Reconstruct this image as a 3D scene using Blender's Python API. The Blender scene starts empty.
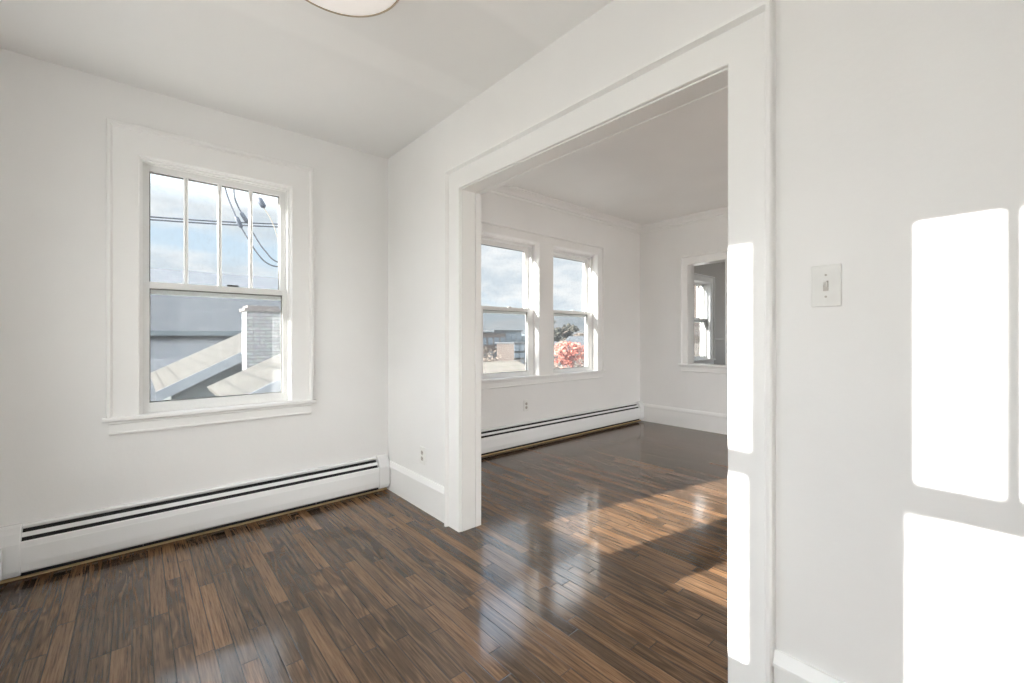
import bpy, bmesh, math, random
from mathutils import Vector, Matrix
random.seed(7)
C = bpy.context.scene.collection
SC = bpy.context.scene
R = math.radians

# ------------------------------------------------------------------ camera
F_PX = 432.5
YAW = R(48.97)                      # angle between the optical axis and the +x wall direction
EYE = Vector((0, 0, 1.15))
cam_d = bpy.data.cameras.new('camera')
cam = bpy.data.objects.new('camera', cam_d); C.objects.link(cam)
cam.location = EYE
cam.rotation_euler = (R(90), 0, YAW - R(90))
cam.rotation_euler[2] = math.atan2(math.sin(YAW), math.cos(YAW)) - R(90)
cam_d.sensor_width = 36
cam_d.lens = 36 * F_PX / 1024
cam_d.shift_y = -(341.5 - 336.4) / 1024
cam_d.clip_start = 0.02
SC.camera = cam

# ------------------------------------------------------------------ light and exposure
SC.view_settings.view_transform = 'Standard'
SC.view_settings.look = 'None'
SC.view_settings.exposure = 0.07
SC.view_settings.gamma = 1.0
SC.view_settings.use_curve_mapping = False
SC.cycles.max_bounces = 14
SC.cycles.diffuse_bounces = 8
SC.cycles.glossy_bounces = 6
SC.cycles.transparent_max_bounces = 24
SC.cycles.sample_clamp_indirect = 6
SC.cycles.use_denoising = True
SC.cycles.blur_glossy = 0.2

SUN_TRAVEL = Vector((1, -0.225, -0.303)).normalized()
SUN_POWER = 34.0
sun_d = bpy.data.lights.new('sun', 'SUN'); sun_d.energy = SUN_POWER; sun_d.angle = R(0.6)
sun_d.color = (1, .965, .92)
sun = bpy.data.objects.new('sun', sun_d); C.objects.link(sun)
sun.location = (-12, 3, 8)
sun.rotation_euler = SUN_TRAVEL.to_track_quat('-Z', 'Y').to_euler()

SKY_VIEW = 1.0      # strength of the sky without the added brightness
SKY_WEST = 7.2     # extra brightness added to the unseen south-west sky to fill the rooms
w = bpy.data.worlds.new('sky'); SC.world = w; w.use_nodes = True
nt = w.node_tree; nt.nodes.clear()
def N(t, **k):
    n = nt.nodes.new(t)
    for a, b in k.items(): setattr(n, a, b)
    return n
def L(a, b): nt.links.new(a, b)
def M(op, a, b=None, c=None, clamp=False):
    n = nt.nodes.new('ShaderNodeMath'); n.operation = op; n.use_clamp = clamp
    for i, v in enumerate((a, b, c)):
        if v is None: continue
        if isinstance(v, (int, float)): n.inputs[i].default_value = v
        else: nt.links.new(v, n.inputs[i])
    return n.outputs[0]
def RAMP(fac, stops, interp='LINEAR'):
    n = nt.nodes.new('ShaderNodeValToRGB'); n.color_ramp.interpolation = interp
    e = n.color_ramp.elements
    while len(e) < len(stops): e.new(0.5)
    for i, (p, c) in enumerate(stops):
        e[i].position = p; e[i].color = (*c, 1) if len(c) == 3 else c
    nt.links.new(fac, n.inputs[0]); return n.outputs[0]
def MIX(fac, a, b, mode='MIX'):
    n = nt.nodes.new('ShaderNodeMix'); n.data_type = 'RGBA'; n.blend_type = mode
    for s, v in ((n.inputs[0], fac), (n.inputs[6], a), (n.inputs[7], b)):
        if isinstance(v, (int, float)): s.default_value = v
        elif isinstance(v, tuple): s.default_value = (*v, 1)
        else: nt.links.new(v, s)
    return n.outputs[2]
def NOISE(vec, scale, detail=4, rough=.5, dist=0, col=False):
    n = nt.nodes.new('ShaderNodeTexNoise'); n.inputs['Scale'].default_value = scale
    n.inputs['Detail'].default_value = detail; n.inputs['Roughness'].default_value = rough
    n.inputs['Distortion'].default_value = dist
    if vec is not None: nt.links.new(vec, n.inputs['Vector'])
    return n.outputs[1 if col else 0]
def XYZ(x, y, z):
    n = nt.nodes.new('ShaderNodeCombineXYZ')
    for i, v in enumerate((x, y, z)):
        if isinstance(v, (int, float)): n.inputs[i].default_value = v
        else: nt.links.new(v, n.inputs[i])
    return n.outputs[0]
tc = N('ShaderNodeTexCoord'); sp = N('ShaderNodeSeparateXYZ'); L(tc.outputs['Generated'], sp.inputs[0])
zz = M('MAXIMUM', sp.outputs[2], 0.0)
den = M('ADD', zz, 0.22)
cu = M('DIVIDE', sp.outputs[0], den); cv = M('DIVIDE', sp.outputs[1], den)
cl = NOISE(XYZ(M('MULTIPLY', cu, .8), cv, 2.3), 1.1, 6, .55, .4)
cl2 = NOISE(XYZ(cu, M('MULTIPLY', cv, 1.0), 7.7), 3.0, 5, .6, .2)
cmask = RAMP(cl, [(.36, (0, 0, 0)), (.50, (1, 1, 1))])
bluesky = RAMP(zz, [(0, (.80, .89, .95)), (.25, (.62, .79, .96)), (1, (.30, .50, .82))])
cloudc = RAMP(cl2, [(.35, (.70, .77, .84)), (.6, (.97, .98, 1.0))])
skyc = MIX(cmask, bluesky, cloudc)
WEST_TINT = (.87, .85, .83)
dot = N('ShaderNodeVectorMath', operation='DOT_PRODUCT'); L(tc.outputs['Generated'], dot.inputs[0])
dot.inputs[1].default_value = Vector((-.80, -.58, .18)).normalized()
g = M('POWER', M('MAXIMUM', M('ADD', M('MULTIPLY', dot.outputs['Value'], .85), .15), 0.0), 1.6)
SKY_HIGH = 4.0      # extra brightness of the high sky
up = RAMP(sp.outputs[2], [(.24, (0, 0, 0)), (.46, (1, 1, 1))])
strength = M('ADD', M('ADD', M('MULTIPLY', g, SKY_WEST), M('MULTIPLY', up, SKY_HIGH)), SKY_VIEW)
bg = N('ShaderNodeBackground'); L(MIX(RAMP(sp.outputs[2], [(0, (0, 0, 0)), (.002, (1, 1, 1))]), (.30, .30, .28), MIX(M('MULTIPLY', g, 1.0, clamp=True), skyc, WEST_TINT)), bg.inputs[0])
L(strength, bg.inputs[1])
wo = N('ShaderNodeOutputWorld'); L(bg.outputs[0], wo.inputs[0])

# ------------------------------------------------------------------ helpers
def tag(o, label=None, cat=None, group=None, kind=None):
    if label: o['label'] = label
    if cat: o['category'] = cat
    if group: o['group'] = group
    if kind: o['kind'] = kind
    return o
def empty(name, loc=(0, 0, 0), **k):
    o = bpy.data.objects.new(name, None); C.objects.link(o); o.location = loc
    o.empty_display_size = .1
    return tag(o, **k)
def obj(name, bm, m, parent=None, bevel=0, smooth=False, **k):
    bmesh.ops.recalc_face_normals(bm, faces=bm.faces)
    me = bpy.data.meshes.new(name); bm.to_mesh(me); bm.free()
    for mm in (m if isinstance(m, (list, tuple)) else [m]): me.materials.append(mm)
    o = bpy.data.objects.new(name, me); C.objects.link(o)
    if parent:
        o.parent = parent
        o.matrix_parent_inverse = Matrix.Translation(parent_loc(parent)).inverted()
    if smooth:
        for p in me.polygons: p.use_smooth = True
    if bevel:
        b = o.modifiers.new('bevel', 'BEVEL'); b.width = bevel; b.segments = 2
        b.limit_method = 'ANGLE'; b.angle_limit = R(40)
    return tag(o, **k)
def parent_loc(p):
    v = Vector(p.location)
    if p.parent: v = v  # sub-parts hang from meshes that sit at the origin
    return v
def box(bm, a, b, T=None):
    x0, y0, z0 = a; x1, y1, z1 = b
    vs = [Vector((x, y, z)) for x in (x0, x1) for y in (y0, y1) for z in (z0, z1)]
    vs = [bm.verts.new(T(*v) if T else v) for v in vs]
    for f in ((0, 1, 3, 2), (4, 6, 7, 5), (0, 4, 5, 1), (2, 3, 7, 6), (0, 2, 6, 4), (1, 5, 7, 3)):
        bm.faces.new([vs[i] for i in f])
def prism(bm, prof, u0, u1, T, cap=True, s0=None, s1=None):
    """profile of (d, z) pairs extruded along u; s0/s1 give a mitre: u offset as a function of (d,z)"""
    s0 = s0 or (lambda d, z: 0); s1 = s1 or (lambda d, z: 0)
    A = [bm.verts.new(T(u0 + s0(d, z), d, z)) for d, z in prof]
    B = [bm.verts.new(T(u1 + s1(d, z), d, z)) for d, z in prof]
    n = len(prof)
    for i in range(n):
        j = (i + 1) % n; bm.faces.new((A[i], A[j], B[j], B[i]))
    if cap: bm.faces.new(A); bm.faces.new(B[::-1])
def tube(bm, pts, r, seg=8):
    pts = [Vector(p) for p in pts]; rings = []
    for i, p in enumerate(pts):
        t = (pts[min(i + 1, len(pts) - 1)] - pts[max(i - 1, 0)]).normalized()
        a = t.cross(Vector((0, 0, 1)) if abs(t.z) < .9 else Vector((1, 0, 0))).normalized(); b = t.cross(a)
        rr = r[i] if isinstance(r, (list, tuple)) else r
        rings.append([bm.verts.new(p + a * rr * math.cos(k * 2 * math.pi / seg) + b * rr * math.sin(k * 2 * math.pi / seg)) for k in range(seg)])
    for A, B in zip(rings, rings[1:]):
        for k in range(seg): bm.faces.new((A[k], A[(k + 1) % seg], B[(k + 1) % seg], B[k]))
    bm.faces.new(rings[0]); bm.faces.new(rings[-1][::-1])
def lathe(bm, prof, c, seg=48):
    rings = []
    for r, z in prof:
        rings.append([bm.verts.new((c[0] + r * math.cos(k * 2 * math.pi / seg), c[1] + r * math.sin(k * 2 * math.pi / seg), z)) for k in range(seg)] if r > 1e-5 else [bm.verts.new((c[0], c[1], z))])
    for A, B in zip(rings, rings[1:]):
        for k in range(seg):
            a = A if len(A) > 1 else A * seg; b = B if len(B) > 1 else B * seg
            q = [a[k], a[(k + 1) % seg], b[(k + 1) % seg], b[k]]
            q = list(dict.fromkeys(q))
            if len(q) > 2: bm.faces.new(q)
def BM(): return bmesh.new()
def smooth_pts(p, n=6):
    """Catmull-Rom through the points"""
    p = [Vector(q) for q in p]; q = [p[0] * 2 - p[1]] + p + [p[-1] * 2 - p[-2]]; out = []
    for i in range(1, len(q) - 2):
        a, b, c, d = q[i - 1:i + 3]
        for k in range(n):
            t = k / n
            out.append(.5 * ((2 * b) + (c - a) * t + (2 * a - 5 * b + 4 * c - d) * t * t + (3 * b - a - 3 * c + d) * t ** 3))
    return out + [p[-1]]

# ------------------------------------------------------------------ materials
def newmat(name):
    global nt
    m = bpy.data.materials.new(name); m.use_nodes = True; nt = m.node_tree
    b = nt.nodes['Principled BSDF']; return m, b
def paint(name, col, rough=.5, bump=.02, scale=60, var=.02):
    m, b = newmat(name)
    geo = N('ShaderNodeNewGeometry')
    n = NOISE(geo.outputs['Position'], 1.7, 3)
    c = RAMP(n, [(.3, tuple(x * (1 - var) for x in col)), (.7, tuple(min(1, x * (1 + var)) for x in col))])
    L(c, b.inputs['Base Color']); b.inputs['Roughness'].default_value = rough
    bp = N('ShaderNodeBump'); bp.inputs['Strength'].default_value = bump; bp.inputs['Distance'].default_value = .01
    L(NOISE(geo.outputs['Position'], scale, 3), bp.inputs['Height']); L(bp.outputs[0], b.inputs['Normal'])
    return m
def plain(name, col, rough=.5, metal=0, spec=.5):
    m, b = newmat(name)
    geo = N('ShaderNodeNewGeometry')
    n = NOISE(geo.outputs['Position'], 9, 3)
    L(RAMP(n, [(.3, tuple(x * .94 for x in col)), (.7, tuple(min(1, x * 1.05) for x in col))]), b.inputs['Base Color'])
    b.inputs['Roughness'].default_value = rough; b.inputs['Metallic'].default_value = metal
    b.inputs['Specular IOR Level'].default_value = spec
    return m
WALL = paint('wall_paint', (.86, .856, .850), .42, .05, 45)
CEILB = None
CEIL = paint('ceiling_paint', (.90, .896, .888), .6, .04, 30)
def banded_ceiling():  # bands paint a soft light sheen into the ceiling colour
    m = paint('sheen_banded_ceiling', (.90, .896, .888), .6, .04, 30)
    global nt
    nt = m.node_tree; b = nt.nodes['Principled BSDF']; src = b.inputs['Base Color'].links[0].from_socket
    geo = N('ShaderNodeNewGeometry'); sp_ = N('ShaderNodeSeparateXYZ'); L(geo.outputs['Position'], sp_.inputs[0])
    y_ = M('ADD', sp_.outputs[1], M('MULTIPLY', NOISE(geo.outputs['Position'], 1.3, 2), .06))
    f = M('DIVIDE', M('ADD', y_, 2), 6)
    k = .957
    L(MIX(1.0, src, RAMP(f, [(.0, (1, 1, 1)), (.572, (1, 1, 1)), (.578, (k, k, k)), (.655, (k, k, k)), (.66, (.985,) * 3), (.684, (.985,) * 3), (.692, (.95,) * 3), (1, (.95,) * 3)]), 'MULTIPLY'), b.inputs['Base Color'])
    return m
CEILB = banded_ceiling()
TRIM = paint('trim_paint', (.89, .888, .88), .28, .03, 25, .01)
SASH = paint('sash_paint', (.80, .80, .79), .35, .15, 60, .04)
OLD = paint('weathered_glazing', (.20, .19, .18), .7, .3, 70, .35)
HEAT = paint('heater_enamel', (.84, .845, .85), .25, .02, 30, .01)
DARK = plain('shade_black', (.012, .012, .013), .7)  # near black standing in for shade inside the heaters
FIN = plain('fin_aluminium', (.25, .25, .25), .4, .8)
BRONZE = plain('dark_bronze', (.05, .045, .04), .35, .8)
BRASS = plain('antique_brass', (.45, .38, .29), .4, .7)
COPPER = plain('copper_pipe', (.35, .16, .08), .35, .9)
PLATE = plain('ivory_plastic', (.82, .82, .80), .3)
PLATE2 = plain('outlet_face', (.50, .47, .43), .4)
SLOT = plain('outlet_slot', (.02, .02, .02), .6)
RAW = plain('raw_pine', (.55, .40, .22), .7)
EXTW = plain('exterior_trim_paint', (.50, .52, .46), .6)
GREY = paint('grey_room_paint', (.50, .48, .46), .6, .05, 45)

def glass_mat():
    m, b = newmat('window_glass'); nt.nodes.remove(b)
    out = nt.nodes['Material Output']
    tr = N('ShaderNodeBsdfTransparent'); tr.inputs[0].default_value = (.97, .985, .985, 1)
    gl = N('ShaderNodeBsdfGlossy'); gl.inputs['Roughness'].default_value = .01
    ge = N('ShaderNodeNewGeometry'); dp = N('ShaderNodeVectorMath', operation='DOT_PRODUCT'); L(ge.outputs['Incoming'], dp.inputs[0]); L(ge.outputs['Normal'], dp.inputs[1])
    frs = M('ADD', M('MULTIPLY', M('POWER', M('SUBTRACT', 1, M('ABSOLUTE', dp.outputs['Value'])), 5), .9), .03)
    mx = N('ShaderNodeMixShader'); L(frs, mx.inputs[0]); L(tr.outputs[0], mx.inputs[1]); L(gl.outputs[0], mx.inputs[2])
    # faint dust and streaks on the pane
    geo = N('ShaderNodeNewGeometry'); s = N('ShaderNodeSeparateXYZ'); L(geo.outputs['Position'], s.inputs[0])
    dust = NOISE(XYZ(M('MULTIPLY', s.outputs[0], 40), M('MULTIPLY', s.outputs[1], 40), M('MULTIPLY', s.outputs[2], 22)), 1, 4)
    df = N('ShaderNodeBsdfDiffuse'); df.inputs[0].default_value = (.8, .82, .84, 1)
    m2 = N('ShaderNodeMixShader'); L(M('MULTIPLY', RAMP(dust, [(.45, (0, 0, 0)), (.8, (1, 1, 1))]), .03), m2.inputs[0])
    L(mx.outputs[0], m2.inputs[1]); L(df.outputs[0], m2.inputs[2]); L(m2.outputs[0], out.inputs[0])
    return m
GLASS = glass_mat()
def screen_mat():
    m, b = newmat('insect_screen_mesh'); nt.nodes.remove(b)
    out = nt.nodes['Material Output']
    tr = N('ShaderNodeBsdfTransparent'); df = N('ShaderNodeBsdfDiffuse'); df.inputs[0].default_value = (.13, .135, .14, 1)
    tl = N('ShaderNodeBsdfTranslucent'); tl.inputs[0].default_value = (.08, .085, .09, 1)
    a = N('ShaderNodeMixShader'); a.inputs[0].default_value = .6; L(df.outputs[0], a.inputs[1]); L(tl.outputs[0], a.inputs[2])
    geo = N('ShaderNodeNewGeometry'); n = NOISE(geo.outputs['Position'], 90, 3, .7)
    mx = N('ShaderNodeMixShader'); L(M('ADD', M('MULTIPLY', n, .10), .23), mx.inputs[0]); L(tr.outputs[0], mx.inputs[1]); L(a.outputs[0], mx.inputs[2])
    L(mx.outputs[0], out.inputs[0]); return m
SCREEN = screen_mat()

def floor_mat():
    m, b = newmat('oak_strip_floor')
    geo = N('ShaderNodeNewGeometry'); s = N('ShaderNodeSeparateXYZ'); L(geo.outputs['Position'], s.inputs[0])
    x, y = s.outputs[0], s.outputs[1]
    W = .0575
    rx = M('DIVIDE', M('ADD', x, 5.013), W)
    row = M('FLOOR', rx); fx = M('FRACT', rx)
    wn = N('ShaderNodeTexWhiteNoise', noise_dimensions='1D'); L(row, wn.inputs['W'])
    sepc = N('ShaderNodeSeparateColor'); L(wn.outputs['Color'], sepc.inputs[0])
    ln = M('ADD', M('MULTIPLY', sepc.outputs[0], .55), .45)        # board length of this row
    ry = M('DIVIDE', M('ADD', M('ADD', y, 20), M('MULTIPLY', sepc.outputs[1], 5)), ln)
    idx = M('FLOOR', ry); fy = M('FRACT', ry)
    wn2 = N('ShaderNodeTexWhiteNoise', noise_dimensions='2D'); L(XYZ(row, idx, 0), wn2.inputs['Vector'])
    sc2 = N('ShaderNodeSeparateColor'); L(wn2.outputs['Color'], sc2.inputs[0])
    r1, r2, r3 = sc2.outputs[0], sc2.outputs[1], sc2.outputs[2]
    ox = M('MULTIPLY', r1, 37.0); oy = M('MULTIPLY', r2, 51.0)
    # cathedral figure: contour lines of a smooth, stretched noise
    big = NOISE(XYZ(M('ADD', M('MULTIPLY', x, 15), ox), M('ADD', M('MULTIPLY', y, 1.7), oy), M('MULTIPLY', r3, 9)), 1, 2, .45, .2)
    rings = M('SINE', M('MULTIPLY', big, M('ADD', M('MULTIPLY', r3, 25), 28)))
    rings = M('ADD', M('MULTIPLY', rings, .5), .5)
    # fine pores along the board
    fine = NOISE(XYZ(M('ADD', M('MULTIPLY', x, 190), ox), M('ADD', M('MULTIPLY', y, 7), oy), r3), 1, 4, .65)
    med = NOISE(XYZ(M('ADD', M('MULTIPLY', x, 80), ox), M('ADD', M('MULTIPLY', y, 2.6), oy), r3), 1, 3, .6)
    ringd = M('POWER', rings, 1.6)
    cath = M('GREATER_THAN', sc2.outputs[2], .58)                   # only some boards are flat sawn
    grain = M('ADD', M('MULTIPLY', M('SUBTRACT', fine, .5), .85), M('ADD', M('MULTIPLY', M('SUBTRACT', med, .5), .55), .5))
    base = RAMP(grain, [(.30, (.048, .030, .019)), (.44, (.112, .069, .041)), (.56, (.158, .099, .059)), (.74, (.215, .138, .084))])
    amt = M('MULTIPLY', M('ADD', M('MULTIPLY', cath, .56), .05), M('SUBTRACT', 1, ringd))
    base = MIX(amt, base, (.040, .025, .016))
    tint = RAMP(r1, [(0, (.62, .61, .63)), (.2, (.77, .76, .76)), (.45, (.92, .89, .87)), (.75, (1.15, 1.06, .98)), (1, (1.50, 1.33, 1.15))])
    colr = MIX(1.0, base, tint, 'MULTIPLY')
    sx = M('MINIMUM', fx, M('SUBTRACT', 1, fx)); sy = M('MULTIPLY', M('MINIMUM', fy, M('SUBTRACT', 1, fy)), M('DIVIDE', ln, W))
    seam = M('MINIMUM', sx, sy)
    wseam = NOISE(XYZ(M('MULTIPLY', row, 3.1), M('MULTIPLY', y, 3), 0), 1, 2)
    edge = M('SMOOTHSTEP' if False else 'DIVIDE', seam, M('ADD', M('MULTIPLY', wseam, .07), .012), clamp=True)
    colr = MIX(edge, (.006, .004, .003), colr)
    L(colr, b.inputs['Base Color'])
    rough = M('ADD', M('MULTIPLY', NOISE(XYZ(M('MULTIPLY', x, 3), M('MULTIPLY', y, 2), 3), 1, 3), .10), M('ADD', M('MULTIPLY', fine, .05), .045))
    L(rough, b.inputs['Roughness'])
    b.inputs['Specular IOR Level'].default_value = .55
    h = M('ADD', M('MULTIPLY', edge, .55), M('ADD', M('MULTIPLY', fine, .03), M('MULTIPLY', rings, .03)))
    # every board lies at a slightly different tilt
    h = M('ADD', h, M('MULTIPLY', M('MULTIPLY', M('SUBTRACT', r3, .5), fx), .35))
    h = M('ADD', h, M('MULTIPLY', NOISE(XYZ(x, y, 0), 7, 2), .8))
    bp = N('ShaderNodeBump'); bp.inputs['Strength'].default_value = .32; bp.inputs['Distance'].default_value = .0011
    L(h, bp.inputs['Height']); L(bp.outputs[0], b.inputs['Normal'])
    return m
FLOOR = floor_mat()

# ------------------------------------------------------------------ plan of the place (metres)
XB, XB2 = 1.448, 1.575           # partition between the rooms
YA, YC = 3.10, 3.33              # window walls of the near and the far room
XW = -0.53                       # west wall of the near room (behind the camera)
XD, XD2 = 5.23, 5.38             # far wall with the pass-through window
ZN, ZF = 2.50, 2.65              # ceiling heights, near and far room
YS, YS2 = -1.6, -2.6             # south ends of the rooms
XE = 8.6
TW = .16                         # outer wall thickness

def T_north(Y):  return lambda u, d, z: Vector((u, Y - d, z))        # d = distance into the room
def T_west(X):   return lambda u, d, z: Vector((X + d, u, z))
def T_east(X):   return lambda u, d, z: Vector((X - d, u, z))
def T_south(Y):  return lambda u, d, z: Vector((u, Y + d, z))

def wall(name, T, u0, u1, z0, z1, thick, holes, m, label):
    """wall slab behind d=0 with rectangular holes; only outer faces are built"""
    us = sorted({u0, u1, *[h[0] for h in holes], *[h[1] for h in holes]})
    zs = sorted({z0, z1, *[h[2] for h in holes], *[h[3] for h in holes]})
    def solid(i, j):
        if not (0 <= i < len(us) - 1 and 0 <= j < len(zs) - 1): return False
        cu, cz = (us[i] + us[i + 1]) / 2, (zs[j] + zs[j + 1]) / 2
        return not any(h[0] < cu < h[1] and h[2] < cz < h[3] for h in holes)
    bm = BM(); vc = {}
    def V(i, k, j):
        if (i, k, j) not in vc: vc[i, k, j] = bm.verts.new(T(us[i], -thick if k else 0, zs[j]))
        return vc[i, k, j]
    for i in range(len(us) - 1):
        for j in range(len(zs) - 1):
            if not solid(i, j): continue
            for k in (0, 1): bm.faces.new((V(i, k, j), V(i + 1, k, j), V(i + 1, k, j + 1), V(i, k, j + 1)))
            if not solid(i - 1, j): bm.faces.new((V(i, 0, j), V(i, 1, j), V(i, 1, j + 1), V(i, 0, j + 1)))
            if not solid(i + 1, j): bm.faces.new((V(i + 1, 0, j), V(i + 1, 1, j), V(i + 1, 1, j + 1), V(i + 1, 0, j + 1)))
            if not solid(i, j - 1): bm.faces.new((V(i, 0, j), V(i, 1, j), V(i + 1, 1, j), V(i + 1, 0, j)))
            if not solid(i, j + 1): bm.faces.new((V(i, 0, j + 1), V(i, 1, j + 1), V(i + 1, 1, j + 1), V(i + 1, 0, j + 1)))
    return obj(name, bm, m, label=label, cat='wall', kind='structure')

# holes: (u0,u1,z0,z1)
WA = (.019, .768, .720, 2.125)
WC1, WC2 = (2.483, 3.269, .727, 2.150), (3.491, 4.277, .727, 2.150)
WN = (6.62, 7.35, .765, 2.050)
OP = (.5975, 2.112, 0, 2.015)
DP = (2.185, 2.645, .806, 2.052)
WW = [((-.045, -.095)[k == 0] + .96 * k, .705 - .008 * (k == 0) + .96 * k - (.10 if k == 2 else 0), .698, 2.105) for k in range(3)]
WS1, WS2 = (2.0, 3.1, .65, 2.0), (3.45, 4.55, .65, 2.0)
e = .015
def grow(h): return (h[0] - e, h[1] + e, h[2] - e, h[3] + e)

wall('wall_north', T_north(YA), XW - TW, XB, 0, ZN + .35, TW, [grow(WA)], WALL, 'white painted wall with the four-over-one window, above the long baseboard heater')
wall('wall_partition', T_east(XB), YS - .15, YC + TW, 0, ZF + .2, XB2 - XB, [(OP[0] - e, OP[1] + e, 0, OP[3] + e)], WALL, 'white partition wall with the wide cased opening and the light switch')
wall('wall_far_north', T_north(YC), XB2, XD2 + .0, 0, ZF + .2, TW, [grow(WC1), grow(WC2)], WALL, 'grey-white wall of the far room with the pair of windows')
wall('wall_far_east', T_east(XD), YS2 - .15, YC, 0, ZF + .2, XD2 - XD, [grow(DP)], WALL, 'far end wall with the small interior opening')
wall('wall_west', T_west(XW), YS - .15, YA, 0, ZN + .35, TW, [grow(h) for h in WW], WALL, 'white wall behind the camera with three windows')
wall('wall_south', T_south(YS), XW, XB, 0, ZN + .2, .15, [], WALL, 'white wall behind the camera')
wall('wall_far_south', T_south(YS2), XB2, XD, 0, ZF + .2, .15, [grow(WS1), grow(WS2)], WALL, 'south wall of the far room')
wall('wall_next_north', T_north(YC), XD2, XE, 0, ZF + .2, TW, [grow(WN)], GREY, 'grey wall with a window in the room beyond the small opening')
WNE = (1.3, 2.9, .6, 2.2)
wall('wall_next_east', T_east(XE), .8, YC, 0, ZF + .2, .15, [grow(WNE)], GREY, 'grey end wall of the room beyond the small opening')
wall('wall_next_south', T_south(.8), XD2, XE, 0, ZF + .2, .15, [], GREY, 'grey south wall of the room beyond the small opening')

def slab(name, a, b, m, label, cat):
    bm = BM(); box(bm, a, b); return obj(name, bm, m, label=label, cat=cat, kind='structure')
slab('floor', (XW - .01, YS2 - .01, -.12), (XE, YC + .01, 0), FLOOR, 'dark stained oak strip floor running through both rooms', 'floor')
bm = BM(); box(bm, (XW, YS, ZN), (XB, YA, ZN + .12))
ceil_near = obj('ceiling', bm, CEILB, label='flat white ceiling of the near room with light sheen painted in as faint bands', cat='ceiling', kind='structure')
slab('ceiling_far', (XB2, YS2, ZF), (XD, YC, ZF + .12), CEIL, 'grey-white ceiling of the far room above the crown moulding', 'ceiling')
slab('ceiling_next', (XD2, .8, 2.5), (XE, YC, 2.62), GREY, 'ceiling of the room beyond the small opening', 'ceiling')

# ------------------------------------------------------------------ casings
def casing_profile(wd=.126):
    return [(0, 0), (0, .014), (.004, .018), (wd - .024, .018), (wd - .021, .024), (wd - .015, .036), (wd - .004, .036), (wd, .030), (wd, 0)]
def sweep_casing(bm, T, u0, u1, z0, z1, prof, closed=False, wt=1):
    n = len(prof); st = []
    path = [lambda w: (u0 - w, z0), lambda w: (u0 - w, z1 + w * wt), lambda w: (u1 + w, z1 + w * wt), lambda w: (u1 + w, z0)]
    if closed: path = [lambda w: (u0 - w, z0 - w), path[1], path[2], lambda w: (u1 + w, z0 - w)]
    for fn in path:
        st.append([bm.verts.new(T(fn(w_)[0], t, fn(w_)[1])) for w_, t in prof])
    pairs = list(zip(st, st[1:])) + ([(st[-1], st[0])] if closed else [])
    for A, B in pairs:
        for i in range(n):
            j = (i + 1) % n; bm.faces.new((A[i], A[j], B[j], B[i]))
    if not closed: bm.faces.new(st[0]); bm.faces.new(st[-1][::-1])

# ------------------------------------------------------------------ windows
def sash(parent, name, T, u0, u1, z0, z1, d0, d1, stile, top, bot, muntins=0, mat=SASH, mw=.012):
    """one sash frame between depths d0 (room side) and d1 (outside), both negative d; returns the sash"""
    bm = BM()
    box(bm, (u0, d1, z0), (u0 + stile, d0, z1), T); box(bm, (u1 - stile, d1, z0), (u1, d0, z1), T)
    box(bm, (u0 + stile, d1, z1 - top), (u1 - stile, d0, z1), T); box(bm, (u0 + stile, d1, z0), (u1 - stile, d0, z0 + bot), T)
    s = obj(name, bm, mat, parent, bevel=.002)
    gu0, gu1, gz0, gz1 = u0 + stile, u1 - stile, z0 + bot, z1 - top
    dm = (d0 + d1) / 2
    # glazing bead, weathered on the outer side
    bm = BM()
    for a, b_ in (((gu0, gz0), (gu0 + .005, gz1)), ((gu1 - .005, gz0), (gu1, gz1)), ((gu0, gz1 - .006), (gu1, gz1)), ((gu0, gz0), (gu1, gz0 + .006))):
        box(bm, (a[0], dm - .012, a[1]), (b_[0], dm - .001, b_[1]), T)
    obj('glazing_putty', bm, OLD, s, label='grey weathered putty line')
    bm = BM(); box(bm, (gu0 - .002, dm - .0015, gz0 - .002), (gu1 + .002, dm + .0015, gz1 + .002), T)
    obj('pane', bm, GLASS, s, label='clear glass')
    for k in range(muntins):
        uc = gu0 + (gu1 - gu0) * (k + 1) / (muntins + 1)
        bm = BM()
        prism(bm, [(-mw * .8, dm - .014), (mw * .8, dm - .014), (mw, dm - .002), (mw, dm + .003), (mw * .5, d0 - .003), (-mw * .5, d0 - .003), (-mw, dm + .003), (-mw, dm - .002)],
              gz0, gz1, lambda u, d, z: T(uc + d, z, u))
        obj('muntin', bm, mat, s)
    return s
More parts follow.
